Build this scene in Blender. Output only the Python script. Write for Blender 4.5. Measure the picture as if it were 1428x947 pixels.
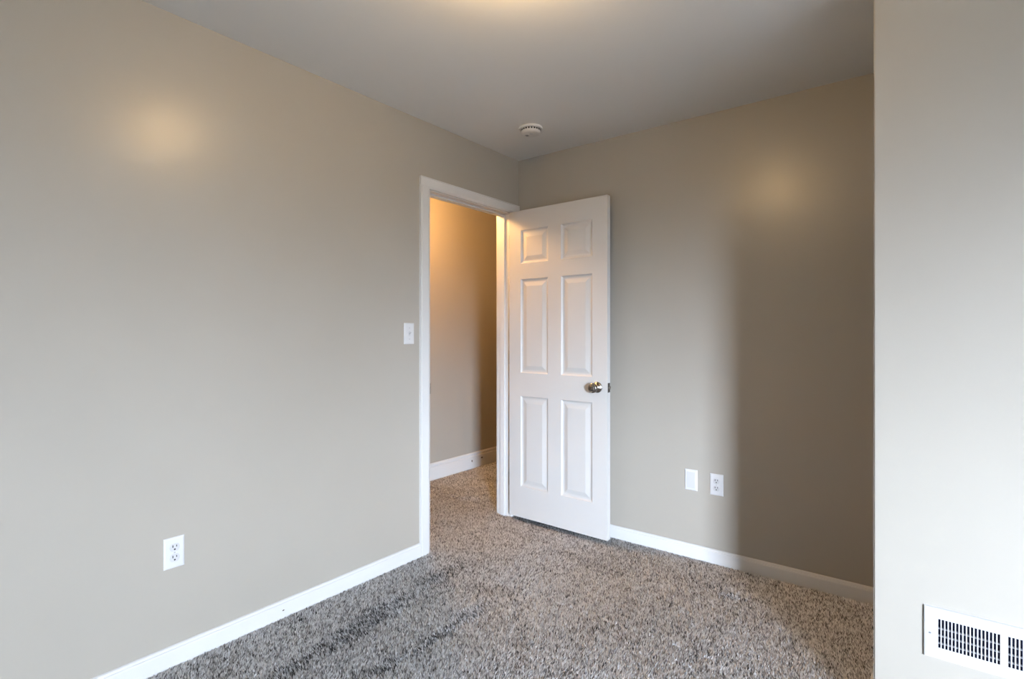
import bpy, bmesh, math, random
import numpy as np
from mathutils import Vector, Matrix

# ------------------------------------------------------------------ reset
for o in list(bpy.data.objects):
    bpy.data.objects.remove(o)
scene = bpy.context.scene
C = scene.collection
random.seed(4)

# ------------------------------------------------------------------ camera
cam_d = bpy.data.cameras.new('camera')
cam = bpy.data.objects.new('camera', cam_d)
C.objects.link(cam)
cam.location = (0, 0, 1.24)
cam.rotation_euler = (math.radians(90), 0, math.radians(37.7))
cam_d.sensor_width = 36
cam_d.lens = 744 / 1428 * 36
cam_d.shift_y = -7.5 / 1428
cam_d.clip_start = 0.02
scene.camera = cam

# ------------------------------------------------------------------ tone
scene.view_settings.view_transform = 'Standard'
scene.view_settings.look = 'None'
scene.view_settings.gamma = 1
scene.view_settings.exposure = 0.20
scene.view_settings.use_curve_mapping = False

# ------------------------------------------------------------------ world
SKY_UP, SKY_LOW, GROUND = 200.0, 350.0, 1.0
w = bpy.data.worlds.new('daylight')
scene.world = w
w.use_nodes = True
nt = w.node_tree
nt.nodes.clear()
tc = nt.nodes.new('ShaderNodeTexCoord')
sep = nt.nodes.new('ShaderNodeSeparateXYZ')
mr = nt.nodes.new('ShaderNodeMapRange')
mr.inputs['From Min'].default_value = -1
mr.inputs['From Max'].default_value = 1
cr = nt.nodes.new('ShaderNodeValToRGB')
e = cr.color_ramp.elements
e[0].position = 0.0
e[0].color = (GROUND, GROUND * 0.93, GROUND * 0.82, 1)
e[1].position = 1.0
e[1].color = (SKY_UP * .80, SKY_UP * .94, SKY_UP * 1.20, 1)
a = e.new(0.49); a.color = (GROUND, GROUND * 0.95, GROUND * 0.88, 1)
a = e.new(0.54); a.color = (SKY_LOW * .83, SKY_LOW * .955, SKY_LOW * 1.17, 1)
bg = nt.nodes.new('ShaderNodeBackground')
out = nt.nodes.new('ShaderNodeOutputWorld')
nt.links.new(tc.outputs['Generated'], sep.inputs[0])
nt.links.new(sep.outputs['Z'], mr.inputs['Value'])
nt.links.new(mr.outputs[0], cr.inputs[0])
nt.links.new(cr.outputs[0], bg.inputs[0])
nt.links.new(bg.outputs[0], out.inputs[0])

# ------------------------------------------------------------------ layout
XL, YB = -2.227, 2.955          # left wall, back wall
XE, YC = -0.130, 2.080          # corner of the projecting wall
XR, YF = 5.20, -3.00            # right-hand wall, wall behind the camera 
H = 2.44
WT = 0.112                      # thickness of the left wall
XH = -3.31                      # far wall of the hall
YH0, YH1 = 0.6, 5.0             # hall ends
DY0, DY1, DZ = 2.113, 2.862, 2.062   # door opening
WZ0, WZ1 = 0.68, 2.18           # window heights
WX0, WX1 = 3.56, 4.95           # window in the rear wall

# portal for the window (guides sky light through the opening)
pl = bpy.data.lights.new('window_portal', 'AREA')
pl.shape = 'RECTANGLE'
pl.size, pl.size_y = WX1 - WX0, WZ1 - WZ0
pl.cycles.is_portal = True
po = bpy.data.objects.new('window_portal', pl)
C.objects.link(po)
po.location = ((WX0 + WX1) / 2, YF - 0.12, (WZ0 + WZ1) / 2)
po.rotation_euler = (math.radians(90), 0, 0)

ROOM_LAMP = (1.0, 0.67, 0.32, 97.0)
HALL_LAMP_POWER = 235.0

# ------------------------------------------------------------------ materials
def mat(name, col, rough=0.5, metal=0.0, spec=0.5, bump=None, vary=None, emit=None):
    m = bpy.data.materials.new(name)
    m.use_nodes = True
    n = m.node_tree
    b = n.nodes['Principled BSDF']
    b.inputs['Base Color'].default_value = (*col, 1)
    b.inputs['Roughness'].default_value = rough
    b.inputs['Metallic'].default_value = metal
    b.inputs['Specular IOR Level'].default_value = spec
    t = n.nodes.new('ShaderNodeTexCoord')
    if bump:
        sc, st, dist = bump
        no = n.nodes.new('ShaderNodeTexNoise')
        no.inputs['Scale'].default_value = sc
        no.inputs['Detail'].default_value = 4
        bu = n.nodes.new('ShaderNodeBump')
        bu.inputs['Strength'].default_value = st
        bu.inputs['Distance'].default_value = dist
        n.links.new(t.outputs['Object'], no.inputs['Vector'])
        n.links.new(no.outputs['Fac'], bu.inputs['Height'])
        n.links.new(bu.outputs[0], b.inputs['Normal'])
    if vary:
        sc, amt = vary
        no = n.nodes.new('ShaderNodeTexNoise')
        no.inputs['Scale'].default_value = sc
        no.inputs['Detail'].default_value = 3
        r = n.nodes.new('ShaderNodeValToRGB')
        r.color_ramp.elements[0].position = .3
        r.color_ramp.elements[1].position = .7
        r.color_ramp.elements[0].color = (*[c * (1 - amt) for c in col], 1)
        r.color_ramp.elements[1].color = (*[min(1, c * (1 + amt)) for c in col], 1)
        n.links.new(t.outputs['Object'], no.inputs['Vector'])
        n.links.new(no.outputs['Fac'], r.inputs[0])
        n.links.new(r.outputs[0], b.inputs['Base Color'])
    if emit:
        b.inputs['Emission Color'].default_value = (*emit[:3], 1)
        b.inputs['Emission Strength'].default_value = emit[3]
    return m

M = {}
M['paint'] = mat('greige_wall_paint', (.375, .348, .297), .315, bump=(260, .10, .0006), vary=(1.6, .02))
M['ceiling'] = mat('ceiling_paint', (.74, .725, .685), .85, spec=.3, bump=(180, .12, .0008), vary=(1.2, .015))
M['trim'] = mat('white_trim_paint', (.63, .627, .61), .34, bump=(90, .04, .0004), vary=(3, .015))
M['door'] = mat('white_door_paint', (.55, .543, .52), .36, bump=(120, .06, .0004), vary=(2.5, .012))
M['plastic'] = mat('white_plastic', (.62, .62, .615), .30, vary=(40, .01))
M['plastic2'] = mat('white_device_plastic', (.54, .54, .535), .28, vary=(40, .01))
M['detector'] = mat('detector_plastic', (.66, .64, .60), .5, vary=(40, .015))
M['slot'] = mat('dark_slot', (.02, .02, .022), .7, vary=(60, .1))
M['nickel'] = mat('brushed_nickel', (.29, .265, .235), .25, metal=1, bump=(700, .05, .0002), vary=(90, .08))
M['dark_metal'] = mat('dark_bronze_metal', (.055, .045, .036), .4, metal=.5, vary=(80, .1))
M['enamel'] = mat('white_enamelled_steel', (.50, .503, .508), .3, vary=(30, .01))
M['vane'] = mat('grey_damper_steel', (.34, .35, .37), .4, metal=.4, vary=(30, .04))
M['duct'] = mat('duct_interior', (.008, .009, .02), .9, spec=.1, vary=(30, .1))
M['scuff'] = mat('brown_scuff', (.09, .06, .035), .9, vary=(300, .3))
M['glass_shade'] = mat('lit_opal_glass', (.9, .88, .84), .4, vary=(10, .01), emit=ROOM_LAMP)
M['hall_glass'] = mat('lit_hall_opal_glass', (.9, .88, .84), .4, vary=(10, .01), emit=(1.0, .52, .18, HALL_LAMP_POWER))
g = bpy.data.materials.new('window_glass')
g.use_nodes = True
gn = g.node_tree
gn.nodes.clear()
go = gn.nodes.new('ShaderNodeOutputMaterial')
gm = gn.nodes.new('ShaderNodeMixShader')
gt = gn.nodes.new('ShaderNodeBsdfTransparent')
gg = gn.nodes.new('ShaderNodeBsdfGlossy')
gg.inputs['Roughness'].default_value = .02
gm.inputs[0].default_value = .06
gn.links.new(gt.outputs[0], gm.inputs[1])
gn.links.new(gg.outputs[0], gm.inputs[2])
gn.links.new(gm.outputs[0], go.inputs[0])
M['glass'] = g

# carpet: backing and pile share the flecked yarn colour; the pile reads a per-tuft value
def carpet_mat(name, attr):
    m = bpy.data.materials.new(name)
    m.use_nodes = True
    n = m.node_tree
    b = n.nodes['Principled BSDF']
    b.inputs['Roughness'].default_value = .95
    b.inputs['Specular IOR Level'].default_value = .12
    r = n.nodes.new('ShaderNodeValToRGB')
    el = r.color_ramp.elements
    el[0].position = 0; el[0].color = (.055, .055, .056, 1)
    el[1].position = 1; el[1].color = (.95, .96, .98, 1)
    x = el.new(.35); x.color = (.39, .395, .405, 1)
    x = el.new(.7); x.color = (.80, .81, .83, 1)
    if attr:
        at = n.nodes.new('ShaderNodeAttribute')
        at.attribute_name = 'yarn'
        n.links.new(at.outputs['Fac'], r.inputs[0])
    else:
        t = n.nodes.new('ShaderNodeTexCoord')
        no = n.nodes.new('ShaderNodeTexNoise')
        no.inputs['Scale'].default_value = 260
        no.inputs['Detail'].default_value = 2
        mp = n.nodes.new('ShaderNodeMapRange')
        mp.inputs['From Min'].default_value = .25
        mp.inputs['From Max'].default_value = .85
        n.links.new(t.outputs['Object'], no.inputs['Vector'])
        n.links.new(no.outputs['Fac'], mp.inputs['Value'])
        n.links.new(mp.outputs[0], r.inputs[0])
    n.links.new(r.outputs[0], b.inputs['Base Color'])
    return m
M['carpet'] = carpet_mat('carpet_backing', False)
M['pile'] = carpet_mat('carpet_yarn', True)

# ------------------------------------------------------------------ mesh helpers
def link_bm(name, bm, mats, parent=None, smooth=False):
    bmesh.ops.recalc_face_normals(bm, faces=bm.faces[:])
    me = bpy.data.meshes.new(name)
    bm.to_mesh(me)
    bm.free()
    for m in (mats if isinstance(mats, (list, tuple)) else [mats]):
        me.materials.append(M[m])
    if smooth:
        for p in me.polygons:
            p.use_smooth = True
    o = bpy.data.objects.new(name, me)
    C.objects.link(o)
    if parent:
        o.parent = parent
    return o

def tag(o, label=None, cat=None, group=None, kind=None):
    if label: o['label'] = label
    if cat: o['category'] = cat
    if group: o['group'] = group
    if kind: o['kind'] = kind
    return o

def empty(name, loc=(0, 0, 0), rz=0):
    o = bpy.data.objects.new(name, None)
    C.objects.link(o)
    o.location = loc
    o.rotation_euler = (0, 0, rz)
    o.empty_display_size = .05
    return o

def box(bm, lo, hi, bev=0, seg=2, mi=0):
    r = bmesh.ops.create_cube(bm, size=1)
    vs = r['verts']
    for v in vs:
        v.co = Vector([lo[i] + (v.co[i] + .5) * (hi[i] - lo[i]) for i in range(3)])
    fs = {f for v in vs for f in v.link_faces}
    for f in fs: f.material_index = mi
    if bev:
        es = list({e_ for v in vs for e_ in v.link_edges})
        r = bmesh.ops.bevel(bm, geom=es, offset=bev, segments=seg, affect='EDGES', profile=.5)
        for f in r['faces']: f.material_index = mi
    return vs

def lathe(bm, prof, n=40, axis='z', origin=(0, 0, 0), mi=0, cap=True):
    """prof: (radius, height) pairs revolved about axis through origin."""
    O = Vector(origin)
    rings = []
    for r, h in prof:
        ring = []
        for k in range(n):
            a_ = 2 * math.pi * k / n
            c, s = r * math.cos(a_), r * math.sin(a_)
            p = {'z': (c, s, h), 'y': (c, h, s), 'x': (h, c, s)}[axis]
            ring.append(bm.verts.new(O + Vector(p)))
        rings.append(ring)
    for a_, b_ in zip(rings, rings[1:]):
        for k in range(n):
            f = bm.faces.new((a_[k], a_[(k + 1) % n], b_[(k + 1) % n], b_[k]))
            f.material_index = mi
    if cap:
        for ring in (rings[0], rings[-1]):
            f = bm.faces.new(ring)
            f.material_index = mi

def prism(bm, pts, d0, d1, to3):
    """pts: 2-D outline; to3(u, v, d) -> 3-D"""
    a_ = [bm.verts.new(to3(u, v, d0)) for u, v in pts]
    b_ = [bm.verts.new(to3(u, v, d1)) for u, v in pts]
    n = len(pts)
    bm.faces.new(a_)
    bm.faces.new(b_)
    for k in range(n):
        bm.faces.new((a_[k], a_[(k + 1) % n], b_[(k + 1) % n], b_[k]))

# ------------------------------------------------------------------ room shell
def struct(o, label, cat):
    return tag(o, label, cat, kind='structure')

bm = bmesh.new()
box(bm, (XH - .1, YF - .12, -.16), (XR + .14, YH1 + .12, -.006))
floor = struct(link_bm('floor', bm, 'carpet'), 'floor under the flecked grey carpet of the room and hall', 'floor')

bm = bmesh.new()
box(bm, (XH - .1, YF - .12, H), (XR + .14, YH1 + .12, H + .12))
struct(link_bm('ceiling', bm, 'ceiling'), 'plain off-white painted ceiling above the room', 'ceiling')

# left wall with the doorway (one mesh)
bm = bmesh.new()
pts = [(YF, -.02), (DY0, -.02), (DY0, DZ), (DY1, DZ), (DY1, -.02), (YB + .1, -.02), (YB + .1, H), (YF, H)]
prism(bm, pts, XL - WT, XL, lambda u, v, d: (d, u, v))
struct(link_bm('wall_left', bm, 'paint'), 'long greige wall with doorway, light switch and low outlet', 'wall')

bm = bmesh.new()
box(bm, (XL, YB, -.02), (XR + .12, YB + .1, H))
struct(link_bm('wall_back', bm, 'paint'), 'greige wall behind the open door with two low plates', 'wall')

# projecting wall on the right
bm = bmesh.new()
vs = box(bm, (XE, YC, -.02), (XR, YB, H))
es = [e_ for e_ in bm.edges if all(abs(v.co.x - XE) < 1e-5 and abs(v.co.y - YC) < 1e-5 for v in e_.verts)]
bmesh.ops.bevel(bm, geom=es, offset=.004, segments=3, affect='EDGES')
struct(link_bm('wall_right', bm, 'paint'), 'greige wall projecting at the right, carrying the white air register', 'wall')

# window wall behind the camera, and the wall closing the room on the right
bm = bmesh.new()
for x0, x1, z0, z1 in ((XL - WT, XR + .12, -.02, WZ0), (XL - WT, XR + .12, WZ1, H), (XL - WT, WX0, WZ0, WZ1), (WX1, XR + .12, WZ0, WZ1)):
    box(bm, (x0, YF - .12, z0), (x1, YF, z1))
struct(link_bm('wall_rear', bm, 'paint'), 'greige wall with a window, behind the camera', 'wall')
bm = bmesh.new()
box(bm, (XR, YF, -.02), (XR + .12, YB + .1, H))
struct(link_bm('wall_side', bm, 'paint'), 'greige wall closing the room, right of the frame', 'wall')
# hall
bm = bmesh.new()
box(bm, (XH - .1, YH0, -.02), (XH, YH1, H))
struct(link_bm('wall_hall', bm, 'paint'), 'warm lit hall wall seen through the doorway', 'wall')
bm = bmesh.new()
box(bm, (XH, YH0 - .1, -.02), (XL - WT, YH0, H))
struct(link_bm('wall_hall_near', bm, 'paint'), 'near end wall of the hall', 'wall')
bm = bmesh.new()
box(bm, (XH, YH1, -.02), (XL, YH1 + .1, H))
struct(link_bm('wall_hall_end', bm, 'paint'), 'far end wall of the hall', 'wall')
bm = bmesh.new()
box(bm, (XL - WT, YB + .1, -.02), (XL, YH1, H))
struct(link_bm('wall_hall_side', bm, 'paint'), 'near side wall of the hall beyond the doorway', 'wall')

# windows: frame, sashes, sill, glass; local x along the wall, local y outwards
def window(name, loc, rz, width, label):
    win = struct(empty(name, loc, math.radians(rz)), label, 'window')
    a, b, h = -width / 2, width / 2, WZ1 - WZ0
    bm = bmesh.new()
    for x0, x1, z0, z1 in ((a, b, 0, .03), (a, b, h - .03, h), (a, a + .03, 0, h), (b - .03, b, 0, h)):
        box(bm, (x0, .02, z0), (x1, .11, z1), .003)
    for x0, x1, z0, z1 in ((a - .06, b + .06, h, h + .06), (a - .06, a, 0, h), (b, b + .06, 0, h)):
        box(bm, (x0, -.014, z0), (x1, 0, z1), .003)
    link_bm('window_frame', bm, 'trim', win)
    zm = h / 2
    bm = bmesh.new()
    for za, zb, yo in ((.03, zm + .015, .045), (zm - .015, h - .03, .075)):
        for x0, x1, z0, z1 in ((a + .03, b - .03, za, za + .035), (a + .03, b - .03, zb - .035, zb), (a + .03, a + .06, za, zb), (b - .06, b - .03, za, zb)):
            box(bm, (x0, yo, z0), (x1, yo + .025, z1), .002)
    link_bm('window_sash', bm, 'trim', win)
    bm = bmesh.new()
    box(bm, (a - .07, -.05, -.025), (b + .07, .02, 0), .003)
    link_bm('window_sill', bm, 'trim', win)
    bm = bmesh.new()
    for za, zb, yo in ((.06, zm - .01, .055), (zm + .01, h - .06, .085)):
        box(bm, (a + .055, yo, za), (b - .055, yo + .004, zb))
    link_bm('window_pane', bm, 'glass', win)
window('window_1', ((WX0 + WX1) / 2, YF, WZ0), 180, WX1 - WX0, 'white double-hung window in the wall behind the camera')

# ------------------------------------------------------------------ baseboards
BB = [(0, -.012), (.014, -.012), (.014, .058), (.0125, .0635), (.0095, .0655), (.0095, .0685), (.0075, .0735), (.003, .0765), (0, .0765)]
HB = [(0, -.012), (.015, -.012), (.015, .108), (.013, .112), (.0085, .114), (.0085, .124), (.0115, .126), (.012, .131), (.009, .139), (.004, .144), (0, .144)]
def base(name, prof, p0, p1, nrm, label):
    """runs from p0 to p1 (2-D), sticking out along nrm"""
    p0, p1, nrm = Vector(p0), Vector(p1), Vector(nrm)
    d = (p1 - p0)
    bm = bmesh.new()
    prism(bm, prof, 0, 1, lambda u, v, t: (*(p0 + d * t + nrm * u), v))
    return struct(link_bm(name, bm, 'trim'), label, 'baseboard')
bl = base('baseboard_left', BB, (XL, YF), (XL, 2.037), (1, 0), 'low white baseboard along the left wall up to the door casing')
base('baseboard_back', BB, (XL, YB), (XE, YB), (0, -1), 'low white baseboard along the back wall')
base('baseboard_right', BB, (XE, YC), (XE, YB - .014), (-1, 0), 'white baseboard on the side of the projecting wall')
base('baseboard_right_front', BB, (XE, YC), (XR, YC), (0, -1), 'white baseboard under the air register, below the frame')
base('baseboard_side', BB, (XR, YF), (XR, YC - .014), (-1, 0), 'white baseboard along the wall right of the frame')
base('baseboard_rear', BB, (XL + .014, YF), (XR - .014, YF), (0, 1), 'white baseboard under the window behind the camera')
bh = base('baseboard_hall', HB, (XH, YH0), (XH, YH1), (1, 0), 'tall white moulded baseboard along the hall wall')

def scuff(parent, c, ax_u, ax_n, su, sv, label):
    """small irregular chip lying on a face; ax_u along the board, ax_n out of it"""
    rnd = random.Random(int(su * 1e5))
    u, n_ = Vector(ax_u), Vector(ax_n)
    bm = bmesh.new()
    k = 11
    lo, hi = [], []
    for i in range(k):
        a_ = 2 * math.pi * i / k
        r = rnd.uniform(.65, 1.1)
        p = Vector(c) + u * su * r * math.cos(a_) + Vector((0, 0, 1)) * sv * r * math.sin(a_)
        lo.append(bm.verts.new(p))
        hi.append(bm.verts.new(p + n_ * .0008))
    bm.faces.new(hi)
    bm.faces.new(lo)
    for i in range(k):
        bm.faces.new((lo[i], lo[(i + 1) % k], hi[(i + 1) % k], hi[i]))
    return tag(link_bm('scuff_mark', bm, 'scuff', parent), label)
scuff(bh, (XH + .015, 3.66, .072), (0, 1, 0), (1, 0, 0), .008, .012, 'small brown scuff')
scuff(bh, (XH + .015, 3.80, .079), (0, 1, 0), (1, 0, 0), .016, .007, 'small brown scuff')
scuff(bl, (XL + .014, 1.232, .035), (0, 1, 0), (1, 0, 0), .0052, .003, 'small dark nick')

# ------------------------------------------------------------------ door casing and jamb
bm = bmesh.new()
x0 = XL
T = .014
def casing_v(y_out, y_in, ztop):
    s = 1 if y_in > y_out else -1
    pts = [(0, y_out), (T, y_out), (T, y_out + s * .004), (T - .003, y_out + s * .0055), (T - .003, y_out + s * .0085),
           (T, y_out + s * .010), (T - .001, y_in - s * .012), (T - .005, y_in - s * .004), (T - .007, y_in), (0, y_in)]
    prism(bm, pts, -.01, ztop, lambda u, v, d: (XL + u, v, d))
ZI, ZO = DZ + .003, DZ + .062
casing_v(2.037, 2.1085, ZI)
casing_v(2.9525, 2.8665, ZI)
pts = [(0, ZO), (T, ZO), (T, ZO - .004), (T - .003, ZO - .0055), (T - .003, ZO - .0085), (T, ZO - .010), (T - .001, ZI + .012), (T - .005, ZI + .004), (T - .007, ZI), (0, ZI)]
prism(bm, pts, 2.037, 2.9525, lambda u, v, d: (XL + u, d, v))
# hall side
for y0, y1, z0, z1 in ((2.037, 2.1085, -.01, ZI), (2.8665, 2.938, -.01, ZI), (2.037, 2.938, ZI, ZO)):
    box(bm, (XL - WT - .014, y0, z0), (XL - WT, y1, z1), .003)
struct(link_bm('trim_1', bm, 'trim'), 'flat white casing around the doorway', 'door casing')

jt = .016
bm = bmesh.new()
box(bm, (XL - WT, DY0, -.01), (XL, DY0 + jt * .3, DZ), .0008)
box(bm, (XL - WT, DY1 - jt * .3, -.01), (XL, DY1, DZ), .0008)
box(bm, (XL - WT, DY0, DZ - jt * .3), (XL, DY1, DZ), .0008)
JY0, JY1, JZ = DY0 + jt * .3, DY1 - jt * .3, DZ - jt * .3
sx0, sx1 = XL - .078, XL - .040
box(bm, (sx0, JY0, -.01), (sx1, JY0 + .011, JZ), .002)
box(bm, (sx0, JY1 - .011, -.01), (sx1, JY1, JZ), .002)
box(bm, (sx0, JY0, JZ - .011), (sx1, JY1, JZ), .002)
jamb = struct(link_bm('trim_2', bm, 'trim'), 'white door jamb with stop lining the doorway', 'door jamb')
bm = bmesh.new()
box(bm, (XL - .034, JY0, .90), (XL + .003, JY0 + .0022, .96), .0008)
tag(link_bm('strike_plate', bm, 'nickel', jamb), 'brushed nickel strike plate')

# ------------------------------------------------------------------ door
DW, DT = .742, .035
HINGE = Vector((XL + .020, DY1 - .001, 0))
door = struct(empty('door_1', HINGE, math.radians(-1.4)), 'open white six-panel door with nickel knob', 'door')
# local frame: x along the leaf from the hinge edge, face towards the room at y = -DT, back face at y = 0
ZB, ZT = .030, 2.056
cols = [(.098, .318), (.418, .640)]
rows = [(.235, .832), (.985, 1.602), (1.705, 1.925)]
def panel_face(bm, y_face, sgn):
    """one moulded face; sgn = direction of depth into the leaf"""
    xs = sorted({0, DW, *[c for p in cols for c in p]})
    zs = sorted({ZB, ZT, *[r for p in rows for r in p]})
    vv = {}
    def V(x, y, z):
        k = (round(x, 5), round(y, 5), round(z, 5))
        if k not in vv: vv[k] = bm.verts.new((x, y, z))
        return vv[k]
    for i in range(len(xs) - 1):
        for j in range(len(zs) - 1):
            xa, xb, za, zb = xs[i], xs[i + 1], zs[j], zs[j + 1]
            if (xa, xb) in cols and (za, zb) in rows:
                steps = [(0, 0), (.003, .0035), (.007, .0065), (.012, .0085), (.020, .0088), (.026, .0075), (.046, .0022), (.049, .0018)]
                prev = None
                for ins, dep in steps:
                    q = [V(xa + ins, y_face + sgn * dep, za + ins), V(xb - ins, y_face + sgn * dep, za + ins),
                         V(xb - ins, y_face + sgn * dep, zb - ins), V(xa + ins, y_face + sgn * dep, zb - ins)]
                    if prev:
                        for k in range(4):
                            bm.faces.new((prev[k], prev[(k + 1) % 4], q[(k + 1) % 4], q[k]))
                    prev = q
                bm.faces.new(prev)
            else:
                bm.faces.new((V(xa, y_face, za), V(xb, y_face, za), V(xb, y_face, zb), V(xa, y_face, zb)))
bm = bmesh.new()
panel_face(bm, -DT, 1)
panel_face(bm, 0, -1)
# rim: bridge border edges
bm.edges.ensure_lookup_table()
border = [e_ for e_ in bm.edges if len(e_.link_faces) == 1]
bmesh.ops.bridge_loops(bm, edges=border)
slab = link_bm('door_slab', bm, 'door', door)
bv = slab.modifiers.new('bevel', 'BEVEL')
bv.width = .0012
bv.segments = 2
bv.limit_method = 'ANGLE'
bv.angle_limit = math.radians(60)

KX, KZ = DW - .066, .925
for side in (-1, 1):
    y0 = -DT if side < 0 else 0
    bm = bmesh.new()
    pr = [(.0, .020), (.0, .020), (.0125, .020), (.0115, .026), (.0115, .034), (.017, .038), (.0262, .043), (.0295, .050), (.0295, .057), (.0262, .063), (.019, .0665), (.0165, .0655), (.0155, .067), (.0, .0685)]
    pr = [(max(r, .0004), h * side * 1.0) for r, h in pr[1:]]
    lathe(bm, pr, 48, 'y', (KX, y0, KZ))
    knob = link_bm('door_knob', bm, 'nickel', door, smooth=True)
    tag(knob, 'brushed nickel round knob')
    bm = bmesh.new()
    pr = [(.032, 0), (.0325, .003), (.031, .006), (.026, .0075), (.024, .0105), (.018, .014), (.0125, .021), (.0005, .021)]
    lathe(bm, [(r, h * side) for r, h in pr], 48, 'y', (KX, y0, KZ))
    tag(link_bm('rosette', bm, 'nickel', knob, smooth=True), 'round nickel backplate')
bm = bmesh.new()
box(bm, (DW, -DT / 2 - .0125, KZ - .028), (DW + .0014, -DT / 2 + .0125, KZ + .028), .0005, mi=0)
box(bm, (DW, -DT / 2 - .007, KZ - .009), (DW + .010, -DT / 2 + .007, KZ + .009), .002, mi=1)
tag(link_bm('latch', bm, ['dark_metal', 'nickel'], door), 'dark latch plate with nickel bolt')
for z in (.27, 1.085, 1.86):
    bm = bmesh.new()
    box(bm, (-.0022, -DT + .001, z - .045), (.0, -.001, z + .045), .0005)
    lathe(bm, [(.0065, z - .046), (.0065, z + .046)], 16, 'z', (-.006, .006, 0))
    lathe(bm, [(.004, z - .050), (.0065, z - .046)], 16, 'z', (-.006, .006, 0))
    lathe(bm, [(.0065, z + .046), (.004, z + .050)], 16, 'z', (-.006, .006, 0))
    tag(link_bm('hinge', bm, 'dark_metal', door), 'dark metal butt hinge')

# ------------------------------------------------------------------ wall plates
# local frame: plate lies in x-z, sticks out towards -y; width .07, height .115
def plate_mesh(parent, name='cover_plate', holes=(), w=.070, h=.115, t=.0055):
    bm = bmesh.new()
    def ring(ins, y):
        return [bm.verts.new(p) for p in ((-w / 2 + ins, y, -h / 2 + ins), (w / 2 - ins, y, -h / 2 + ins), (w / 2 - ins, y, h / 2 - ins), (-w / 2 + ins, y, h / 2 - ins))]
    rs = [ring(0, 0), ring(0, -.0018), ring(.0012, -.0034), ring(.004, -.0048), ring(.0075, -t)]
    bm.faces.new(rs[0])
    for a_, b_ in zip(rs, rs[1:]):
        for k in range(4):
            bm.faces.new((a_[k], a_[(k + 1) % 4], b_[(k + 1) % 4], b_[k]))
    bm.faces.new(rs[-1])
    return link_bm(name, bm, 'plastic', parent)

def screw(parent, x, z, y=-.0055, r=.0032, m='plastic2'):
    bm = bmesh.new()
    lathe(bm, [(r, y + .0005), (r, y - .0006), (r * .75, y - .0012), (.0002, y - .0014)], 20, 'y', (x, 0, z), mi=0)
    box(bm, (x - r * .75, y - .0018, z - .0004), (x + r * .75, y - .0012, z + .0004), 0, mi=1)
    return link_bm('screw', bm, [m, 'slot'], parent)

def make_outlet(loc, rz, label):
    t = empty('wall_outlet', loc, rz)
    tag(t, label, 'outlet')
    plate_mesh(t)
    for s in (1, -1):
        zc = s * .0195
        bm = bmesh.new()
        # round receptacle face with flattened top and bottom
        n = 40
        fr, bk, rim = [], [], []
        for k in range(n):
            a_ = 2 * math.pi * k / n
            x, z = .0172 * math.cos(a_), max(-.0142, min(.0142, .0172 * math.sin(a_)))
            bk.append(bm.verts.new((x, -.0045, zc + z)))
            rim.append(bm.verts.new((x, -.0072, zc + z)))
            fr.append(bm.verts.new((x * .95, -.0078, zc + z * .95)))
        for A, B in ((bk, rim), (rim, fr)):
            for k in range(n):
                bm.faces.new((A[k], A[(k + 1) % n], B[(k + 1) % n], B[k]))
        bm.faces.new(fr)
        bm.faces.new(bk)
        rc = link_bm('receptacle', bm, 'plastic2', t)
        bm = bmesh.new()
        box(bm, (-.0080, -.0081, zc + .0008), (-.0048, -.0070, zc + .0098), 0)
        box(bm, (.0048, -.0081, zc + .0016), (.0076, -.0070, zc + .0090), 0)
        lathe(bm, [(.0032, -.0070), (.0032, -.0081)], 16, 'y', (0, 0, zc - .0065))
        tag(link_bm('slots', bm, 'slot', rc), 'dark prong slots')
    screw(t, 0, 0)
    return t

def on_left(y, z): return (XL, y, z), math.radians(90)      # local -y -> +x
def on_back(x, z): return (x, YB, z), 0
loc, rz = on_left(.808, .422)
make_outlet(loc, rz, 'white duplex outlet low on the left wall, near the bottom left')
loc, rz = on_back(-.887, .427)
make_outlet(loc, rz, 'white duplex outlet low on the back wall, right of the blank plate')
bl_ = empty('blank_plate', *[(-1.025, YB, .431), 0])
tag(bl_, 'plain white blank plate low on the back wall, left of the outlet', 'wall plate')
plate_mesh(bl_)
bm = bmesh.new()
box(bm, (-.0225, -.0068, -.045), (.0225, -.005, .045), .001)
link_bm('blank_insert', bm, 'plastic2', bl_)

loc, rz = on_left(1.960, 1.243)
sw = empty('light_switch', loc, rz)
tag(sw, 'white toggle light switch on the left wall beside the door casing', 'light switch')
plate_mesh(sw)
bm = bmesh.new()
box(bm, (-.0062, -.0068, -.0125), (.0062, -.0052, .0125), .0006)
bz = link_bm('toggle_collar', bm, 'plastic2', sw)
bm = bmesh.new()
prism(bm, [(-.006, .0035), (-.016, .0085), (-.0175, .0045), (-.006, -.0045)], -.0036, .0036, lambda u, v, d: (d, u, v))
link_bm('toggle', bm, 'plastic2', sw)
screw(sw, 0, .0302)
screw(sw, 0, -.0302)

# ------------------------------------------------------------------ air register on the projecting wall
VW, VH = .366, .156
VX, VZ = -.002 + VW / 2, .330
vent = empty('air_register', (VX, YC, VZ))
tag(vent, 'white slotted metal air register low on the right-hand wall', 'air vent')
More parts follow.
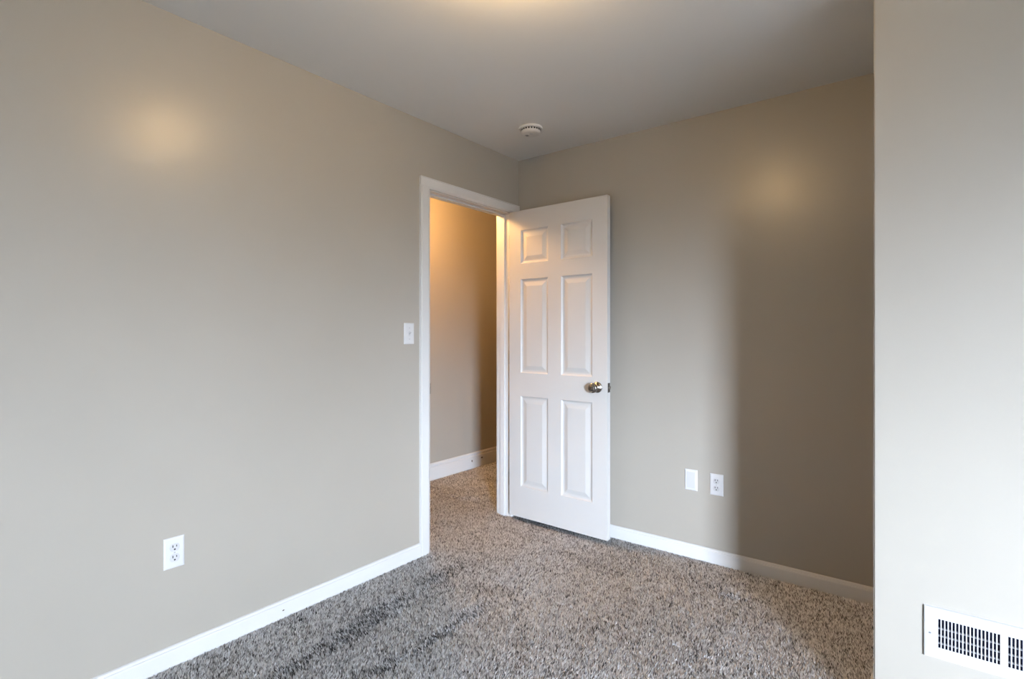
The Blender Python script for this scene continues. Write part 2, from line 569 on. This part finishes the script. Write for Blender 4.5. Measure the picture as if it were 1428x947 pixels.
# slotted face plate: bars between rows of slots
NS, PITCH, SW = 17, .00835, .0053
half = .1475
z0s, z1s = -.041, .046
slots = []
for k in range(NS):
    xx = -half + SW / 2 + k * PITCH
    slots.append((xx - SW / 2, xx + SW / 2))
slots += [(-b_, -a_) for a_, b_ in reversed(slots)]
bm = bmesh.new()
yf, yb = -.0085, -.0073
xs = [-VW / 2 + .009] + [v for s in slots for v in s] + [VW / 2 - .009]
zs_ = [-VH / 2 + .009, z0s, z1s, VH / 2 - .009]
cache = {}
def VV(x, y, z):
    k = (round(x, 6), round(y, 6), round(z, 6))
    if k not in cache: cache[k] = bm.verts.new((x, y, z))
    return cache[k]
holes = set()
for i in range(len(xs) - 1):
    for j in range(3):
        xa, xb, za, zb = xs[i], xs[i + 1], zs_[j], zs_[j + 1]
        if j == 1 and i % 2 == 1:
            # slot: inner walls
            q = [(xa, za), (xb, za), (xb, zb), (xa, zb)]
            for k in range(4):
                (p, r), (s, t_) = q[k], q[(k + 1) % 4]
                bm.faces.new((VV(p, yf, r), VV(s, yf, t_), VV(s, yb, t_), VV(p, yb, r)))
            continue
        bm.faces.new((VV(xa, yf, za), VV(xb, yf, za), VV(xb, yf, zb), VV(xa, yf, zb)))
        bm.faces.new((VV(xa, yb, za), VV(xa, yb, zb), VV(xb, yb, zb), VV(xb, yb, za)))
# flange sloping back to the wall
a_ = [bm.verts.new(p) for p in ((-VW / 2 + .009, yf, -VH / 2 + .009), (VW / 2 - .009, yf, -VH / 2 + .009), (VW / 2 - .009, yf, VH / 2 - .009), (-VW / 2 + .009, yf, VH / 2 - .009))]
b_ = [bm.verts.new(p) for p in ((-VW / 2 + .002, yf + .0015, -VH / 2 + .002), (VW / 2 - .002, yf + .0015, -VH / 2 + .002), (VW / 2 - .002, yf + .0015, VH / 2 - .002), (-VW / 2 + .002, yf + .0015, VH / 2 - .002))]
c_ = [bm.verts.new(p) for p in ((-VW / 2, 0, -VH / 2), (VW / 2, 0, -VH / 2), (VW / 2, 0, VH / 2), (-VW / 2, 0, VH / 2))]
for A, B in ((a_, b_), (b_, c_)):
    for k in range(4):
        bm.faces.new((A[k], A[(k + 1) % 4], B[(k + 1) % 4], B[k]))
bmesh.ops.remove_doubles(bm, verts=bm.verts[:], dist=1e-5)
link_bm('face_plate', bm, 'enamel', vent)
# dark opening behind the slots
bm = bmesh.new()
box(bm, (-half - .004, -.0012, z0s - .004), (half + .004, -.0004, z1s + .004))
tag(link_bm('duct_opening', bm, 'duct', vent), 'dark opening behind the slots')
for zc in (-.0285, -.006, .0165):
    bm = bmesh.new()
    prism(bm, [(-.0068, zc - .0012), (-.0018, zc + .0012), (-.0018, zc + .0026), (-.0068, zc + .0006)], -half, half, lambda u, v, d: (d, u, v))
    tag(link_bm('damper_blade', bm, 'vane', vent), 'grey damper blade')
for x in (-VW / 2 + .0155, VW / 2 - .0155):
    screw(vent, x, -.002, -.0085, .0036, 'vane')

# ------------------------------------------------------------------ smoke detector
sd = empty('smoke_detector', (-1.81, 2.52, H))
tag(sd, 'round off-white smoke detector on the ceiling near the corner', 'smoke detector')
bm = bmesh.new()
lathe(bm, [(.0675, 0), (.069, -.004), (.069, -.010), (.066, -.013), (.0005, -.013)], 64, 'z')
link_bm('mounting_base', bm, 'detector', sd, smooth=False)
bm = bmesh.new()
lathe(bm, [(.0555, -.0128), (.0565, -.020), (.0560, -.030), (.0525, -.0365), (.046, -.0395), (.034, -.041), (.0005, -.0415)], 64, 'z')
hs = link_bm('housing', bm, 'detector', sd, smooth=True)
bm = bmesh.new()
for k in range(22):
    a0 = 2 * math.pi * k / 22
    vs = box(bm, (.0555, -.0052, -.0235), (.0572, .0052, -.0145))
    bmesh.ops.rotate(bm, verts=vs, cent=(0, 0, 0), matrix=Matrix.Rotation(a0, 3, 'Z'))
tag(link_bm('sensor_vents', bm, 'slot', hs), 'dark intake slits around the side')
bm = bmesh.new()
lathe(bm, [(.0105, -.0405), (.0105, -.0432), (.009, -.0440), (.0005, -.0442)], 28, 'z', (.012, -.012, 0))
link_bm('test_button', bm, 'plastic2', hs, smooth=False)
bm = bmesh.new()
for k in range(4):
    box(bm, (-.034, -.012 + k * .006, -.0416), (-.016, -.0095 + k * .006, -.0402))
tag(link_bm('sounder_slits', bm, 'slot', hs), 'dark sounder slits')

# ------------------------------------------------------------------ lamps (both out of the picture)
def flush_lamp(loc, glass, r, drop, stem, label):
    """opal glass drum with an oversized top pan and a bottom plate added to block its light, hung stem metres below a ceiling plate"""
    t = empty('ceiling_light', loc)
    tag(t, label, 'ceiling light')
    if stem:
        bm = bmesh.new()
        lathe(bm, [(.055, 0), (.058, -.004), (.056, -.014), (.012, -.020), (.007, -.024), (.007, -stem - .002)], 32, 'z')
        tag(link_bm('stem', bm, 'nickel', t), 'brushed nickel ceiling plate and stem')
    bm = bmesh.new()
    lathe(bm, [(p, h - stem) for p, h in [(r * 1.5, 0), (r * 1.6, -.006), (r * 1.6, -.028), (r * 1.5, -.034), (.0005, -.032)]], 56, 'z')  # pan made wider than the drum to keep lamp light off the ceiling
    tag(link_bm('canopy', bm, 'nickel', t), 'brushed nickel canopy, widened to shade the ceiling')
    bm = bmesh.new()
    lathe(bm, [(p, h - stem) for p, h in [(r * .93, -.034), (r, -.040), (r, -.034 - drop), (r * .97, -.038 - drop)]], 56, 'z', cap=False)
    tag(link_bm('lamp_shade', bm, glass, t, smooth=True), 'lit opal glass shade')
    bm = bmesh.new()
    lathe(bm, [(p, h - drop - stem) for p, h in [(r * .97, -.034), (r * 1.03, -.036), (r * 1.03, -.044), (r * .9, -.048), (.0005, -.050)]], 56, 'z')  # opaque plate added under the drum so less lamp light reaches the floor
    tag(link_bm('downlight_shield', bm, 'nickel', t), 'nickel bottom plate added to block light downwards')
    return t
flush_lamp((-.94, 1.21, H), 'glass_shade', .105, .068, 0, 'flush opal glass drum ceiling light in the middle of the room')
flush_lamp((-2.80, 2.50, H), 'hall_glass', .100, .13, .09, 'opal glass drum ceiling light hanging on a short stem in the hall')

# ------------------------------------------------------------------ carpet pile
rng = np.random.default_rng(7)
def vnoise(x, y, s, seed):
    r = np.random.default_rng(seed).random((256, 256))
    xs, ys = x * s + 37.3, y * s + 11.7
    xi, yi = np.floor(xs).astype(int), np.floor(ys).astype(int)
    fx, fy = xs - xi, ys - yi
    fx, fy = fx * fx * (3 - 2 * fx), fy * fy * (3 - 2 * fy)
    g = lambda a, b: r[a % 256, b % 256]
    return (g(xi, yi) * (1 - fx) + g(xi + 1, yi) * fx) * (1 - fy) + (g(xi, yi + 1) * (1 - fx) + g(xi + 1, yi + 1) * fx) * fy

def streak(x, y, p, q, w, end=.08):
    """1 on a brushed stroke from p to q of half width w, fading off it"""
    px, py = p; qx, qy = q
    dx, dy = qx - px, qy - py
    L2 = dx * dx + dy * dy
    t = ((x - px) * dx + (y - py) * dy) / L2
    tc_ = np.clip(t, 0, 1)
    wob = (vnoise(x, y, 7, 91) - .5) * .05
    d = np.hypot(x - px - tc_ * dx, y - py - tc_ * dy) + wob
    return np.clip(1 - (d / w) ** 2, 0, 1) ** .7

def pile(x0, x1, y0, y1, sp):
    nx, ny = int((x1 - x0) / sp), int((y1 - y0) / sp)
    gx, gy = np.meshgrid(np.arange(nx), np.arange(ny))
    x = x0 + (gx.ravel() + rng.random(nx * ny)) * sp
    y = y0 + (gy.ravel() + rng.random(nx * ny)) * sp
    k = (x > x0 + .002) & (x < x1 - .002) & (y > y0 + .002) & (y < y1 - .002)
    return x[k], y[k]
regs = [(XL + .012, 2.0, -.6, YC - .005, .0060), (XL + .012, XE - .012, YC - .005, YB - .012, .0058),
        (XL - WT - .001, XL + .012, DY0 + .004, DY1 - .004, .0058), (XH + .012, XL - WT - .001, 1.2, 4.5, .0058)]
X, Y = [], []
for a1, b1, c1, d1, s1 in regs:
    x, y = pile(a1, b1, c1, d1, s1)
    X.append(x); Y.append(y)
X, Y = np.concatenate(X), np.concatenate(Y)
N = len(X)
brushed = np.zeros(N)
for p, q, wd, st in (((-1.86, 1.02), (-1.87, 1.30), .055, 1.0), ((-1.87, 1.27), (-1.93, 1.60), .075, 1.0), ((-1.92, 1.60), (-1.98, 2.10), .075, .8),
                     ((-1.61, 1.18), (-1.57, 1.46), .035, .9), ((-1.57, 1.45), (-1.60, 1.70), .045, 1.0), ((-1.60, 1.70), (-1.58, 1.88), .05, .8),
                     ((-2.17, 1.20), (-2.13, 1.27), .022, 1.0), ((-1.80, 1.95), (-1.60, 2.0), .05, .4),
                     ((-1.30, 1.73), (-1.20, 1.60), .03, .5), ((-2.10, 2.66), (-1.70, 2.62), .05, .45), ((-1.60, 2.58), (-1.26, 2.50), .035, .45),
                     ((-.76, 2.62), (-.66, 2.63), .016, .9), ((-1.25, 2.28), (-1.05, 2.3), .03, .3), ((-3.0, 3.4), (-2.75, 3.7), .05, .6), ((-3.1, 2.9), (-2.6, 3.0), .05, .5)):
    brushed = np.maximum(brushed, st * streak(X, Y, p, q, wd))
soft = vnoise(X, Y, 3.1, 5) * .6 + vnoise(X, Y, 9, 6) * .4
ang = 2.2 + (vnoise(X, Y, 2.0, 8) - .5) * 2.0 + rng.normal(0, .9, N)
lean = .0035 + .0035 * rng.random(N)
ang = np.where(brushed > .3, ang + 2.2 * brushed, ang)
hgt = .0095 + .004 * rng.random(N)
yarn = rng.beta(1.35, .95, N) + (soft - .5) * .22 - .29 * brushed
yarn += (vnoise(X, Y, 70, 12) - .5) * .35
yarn = np.clip(yarn, 0, 1)
r = .0031 + .0012 * rng.random(N)
a0 = rng.random(N) * 6.283
co = np.empty((N, 4, 3), np.float32)
for k in range(3):
    co[:, k, 0] = X + r * np.cos(a0 + k * 2.0944)
    co[:, k, 1] = Y + r * np.sin(a0 + k * 2.0944)
    co[:, k, 2] = -.0062
co[:, 3, 0] = X + lean * np.cos(ang)
co[:, 3, 1] = Y + lean * np.sin(ang)
co[:, 3, 2] = -.0062 + hgt
base_i = (np.arange(N) * 4)[:, None, None]
tri = (np.array([[0, 1, 3], [1, 2, 3], [2, 0, 3]])[None] + base_i).reshape(-1, 3)
me = bpy.data.meshes.new('carpet_pile')
me.vertices.add(N * 4)
me.vertices.foreach_set('co', co.ravel())
nt_ = len(tri)
me.loops.add(nt_ * 3)
me.loops.foreach_set('vertex_index', tri.ravel().astype(np.int32))
me.polygons.add(nt_)
me.polygons.foreach_set('loop_start', (np.arange(nt_) * 3).astype(np.int32))
me.update(calc_edges=True)
at = me.attributes.new('yarn', 'FLOAT', 'POINT')
at.data.foreach_set('value', np.repeat(yarn, 4).astype(np.float32))
me.materials.append(M['pile'])
cp = bpy.data.objects.new('carpet_pile', me)
C.objects.link(cp)
tag(cp, 'flecked grey cut-pile carpet covering the room and hall floor', 'carpet', kind='stuff')
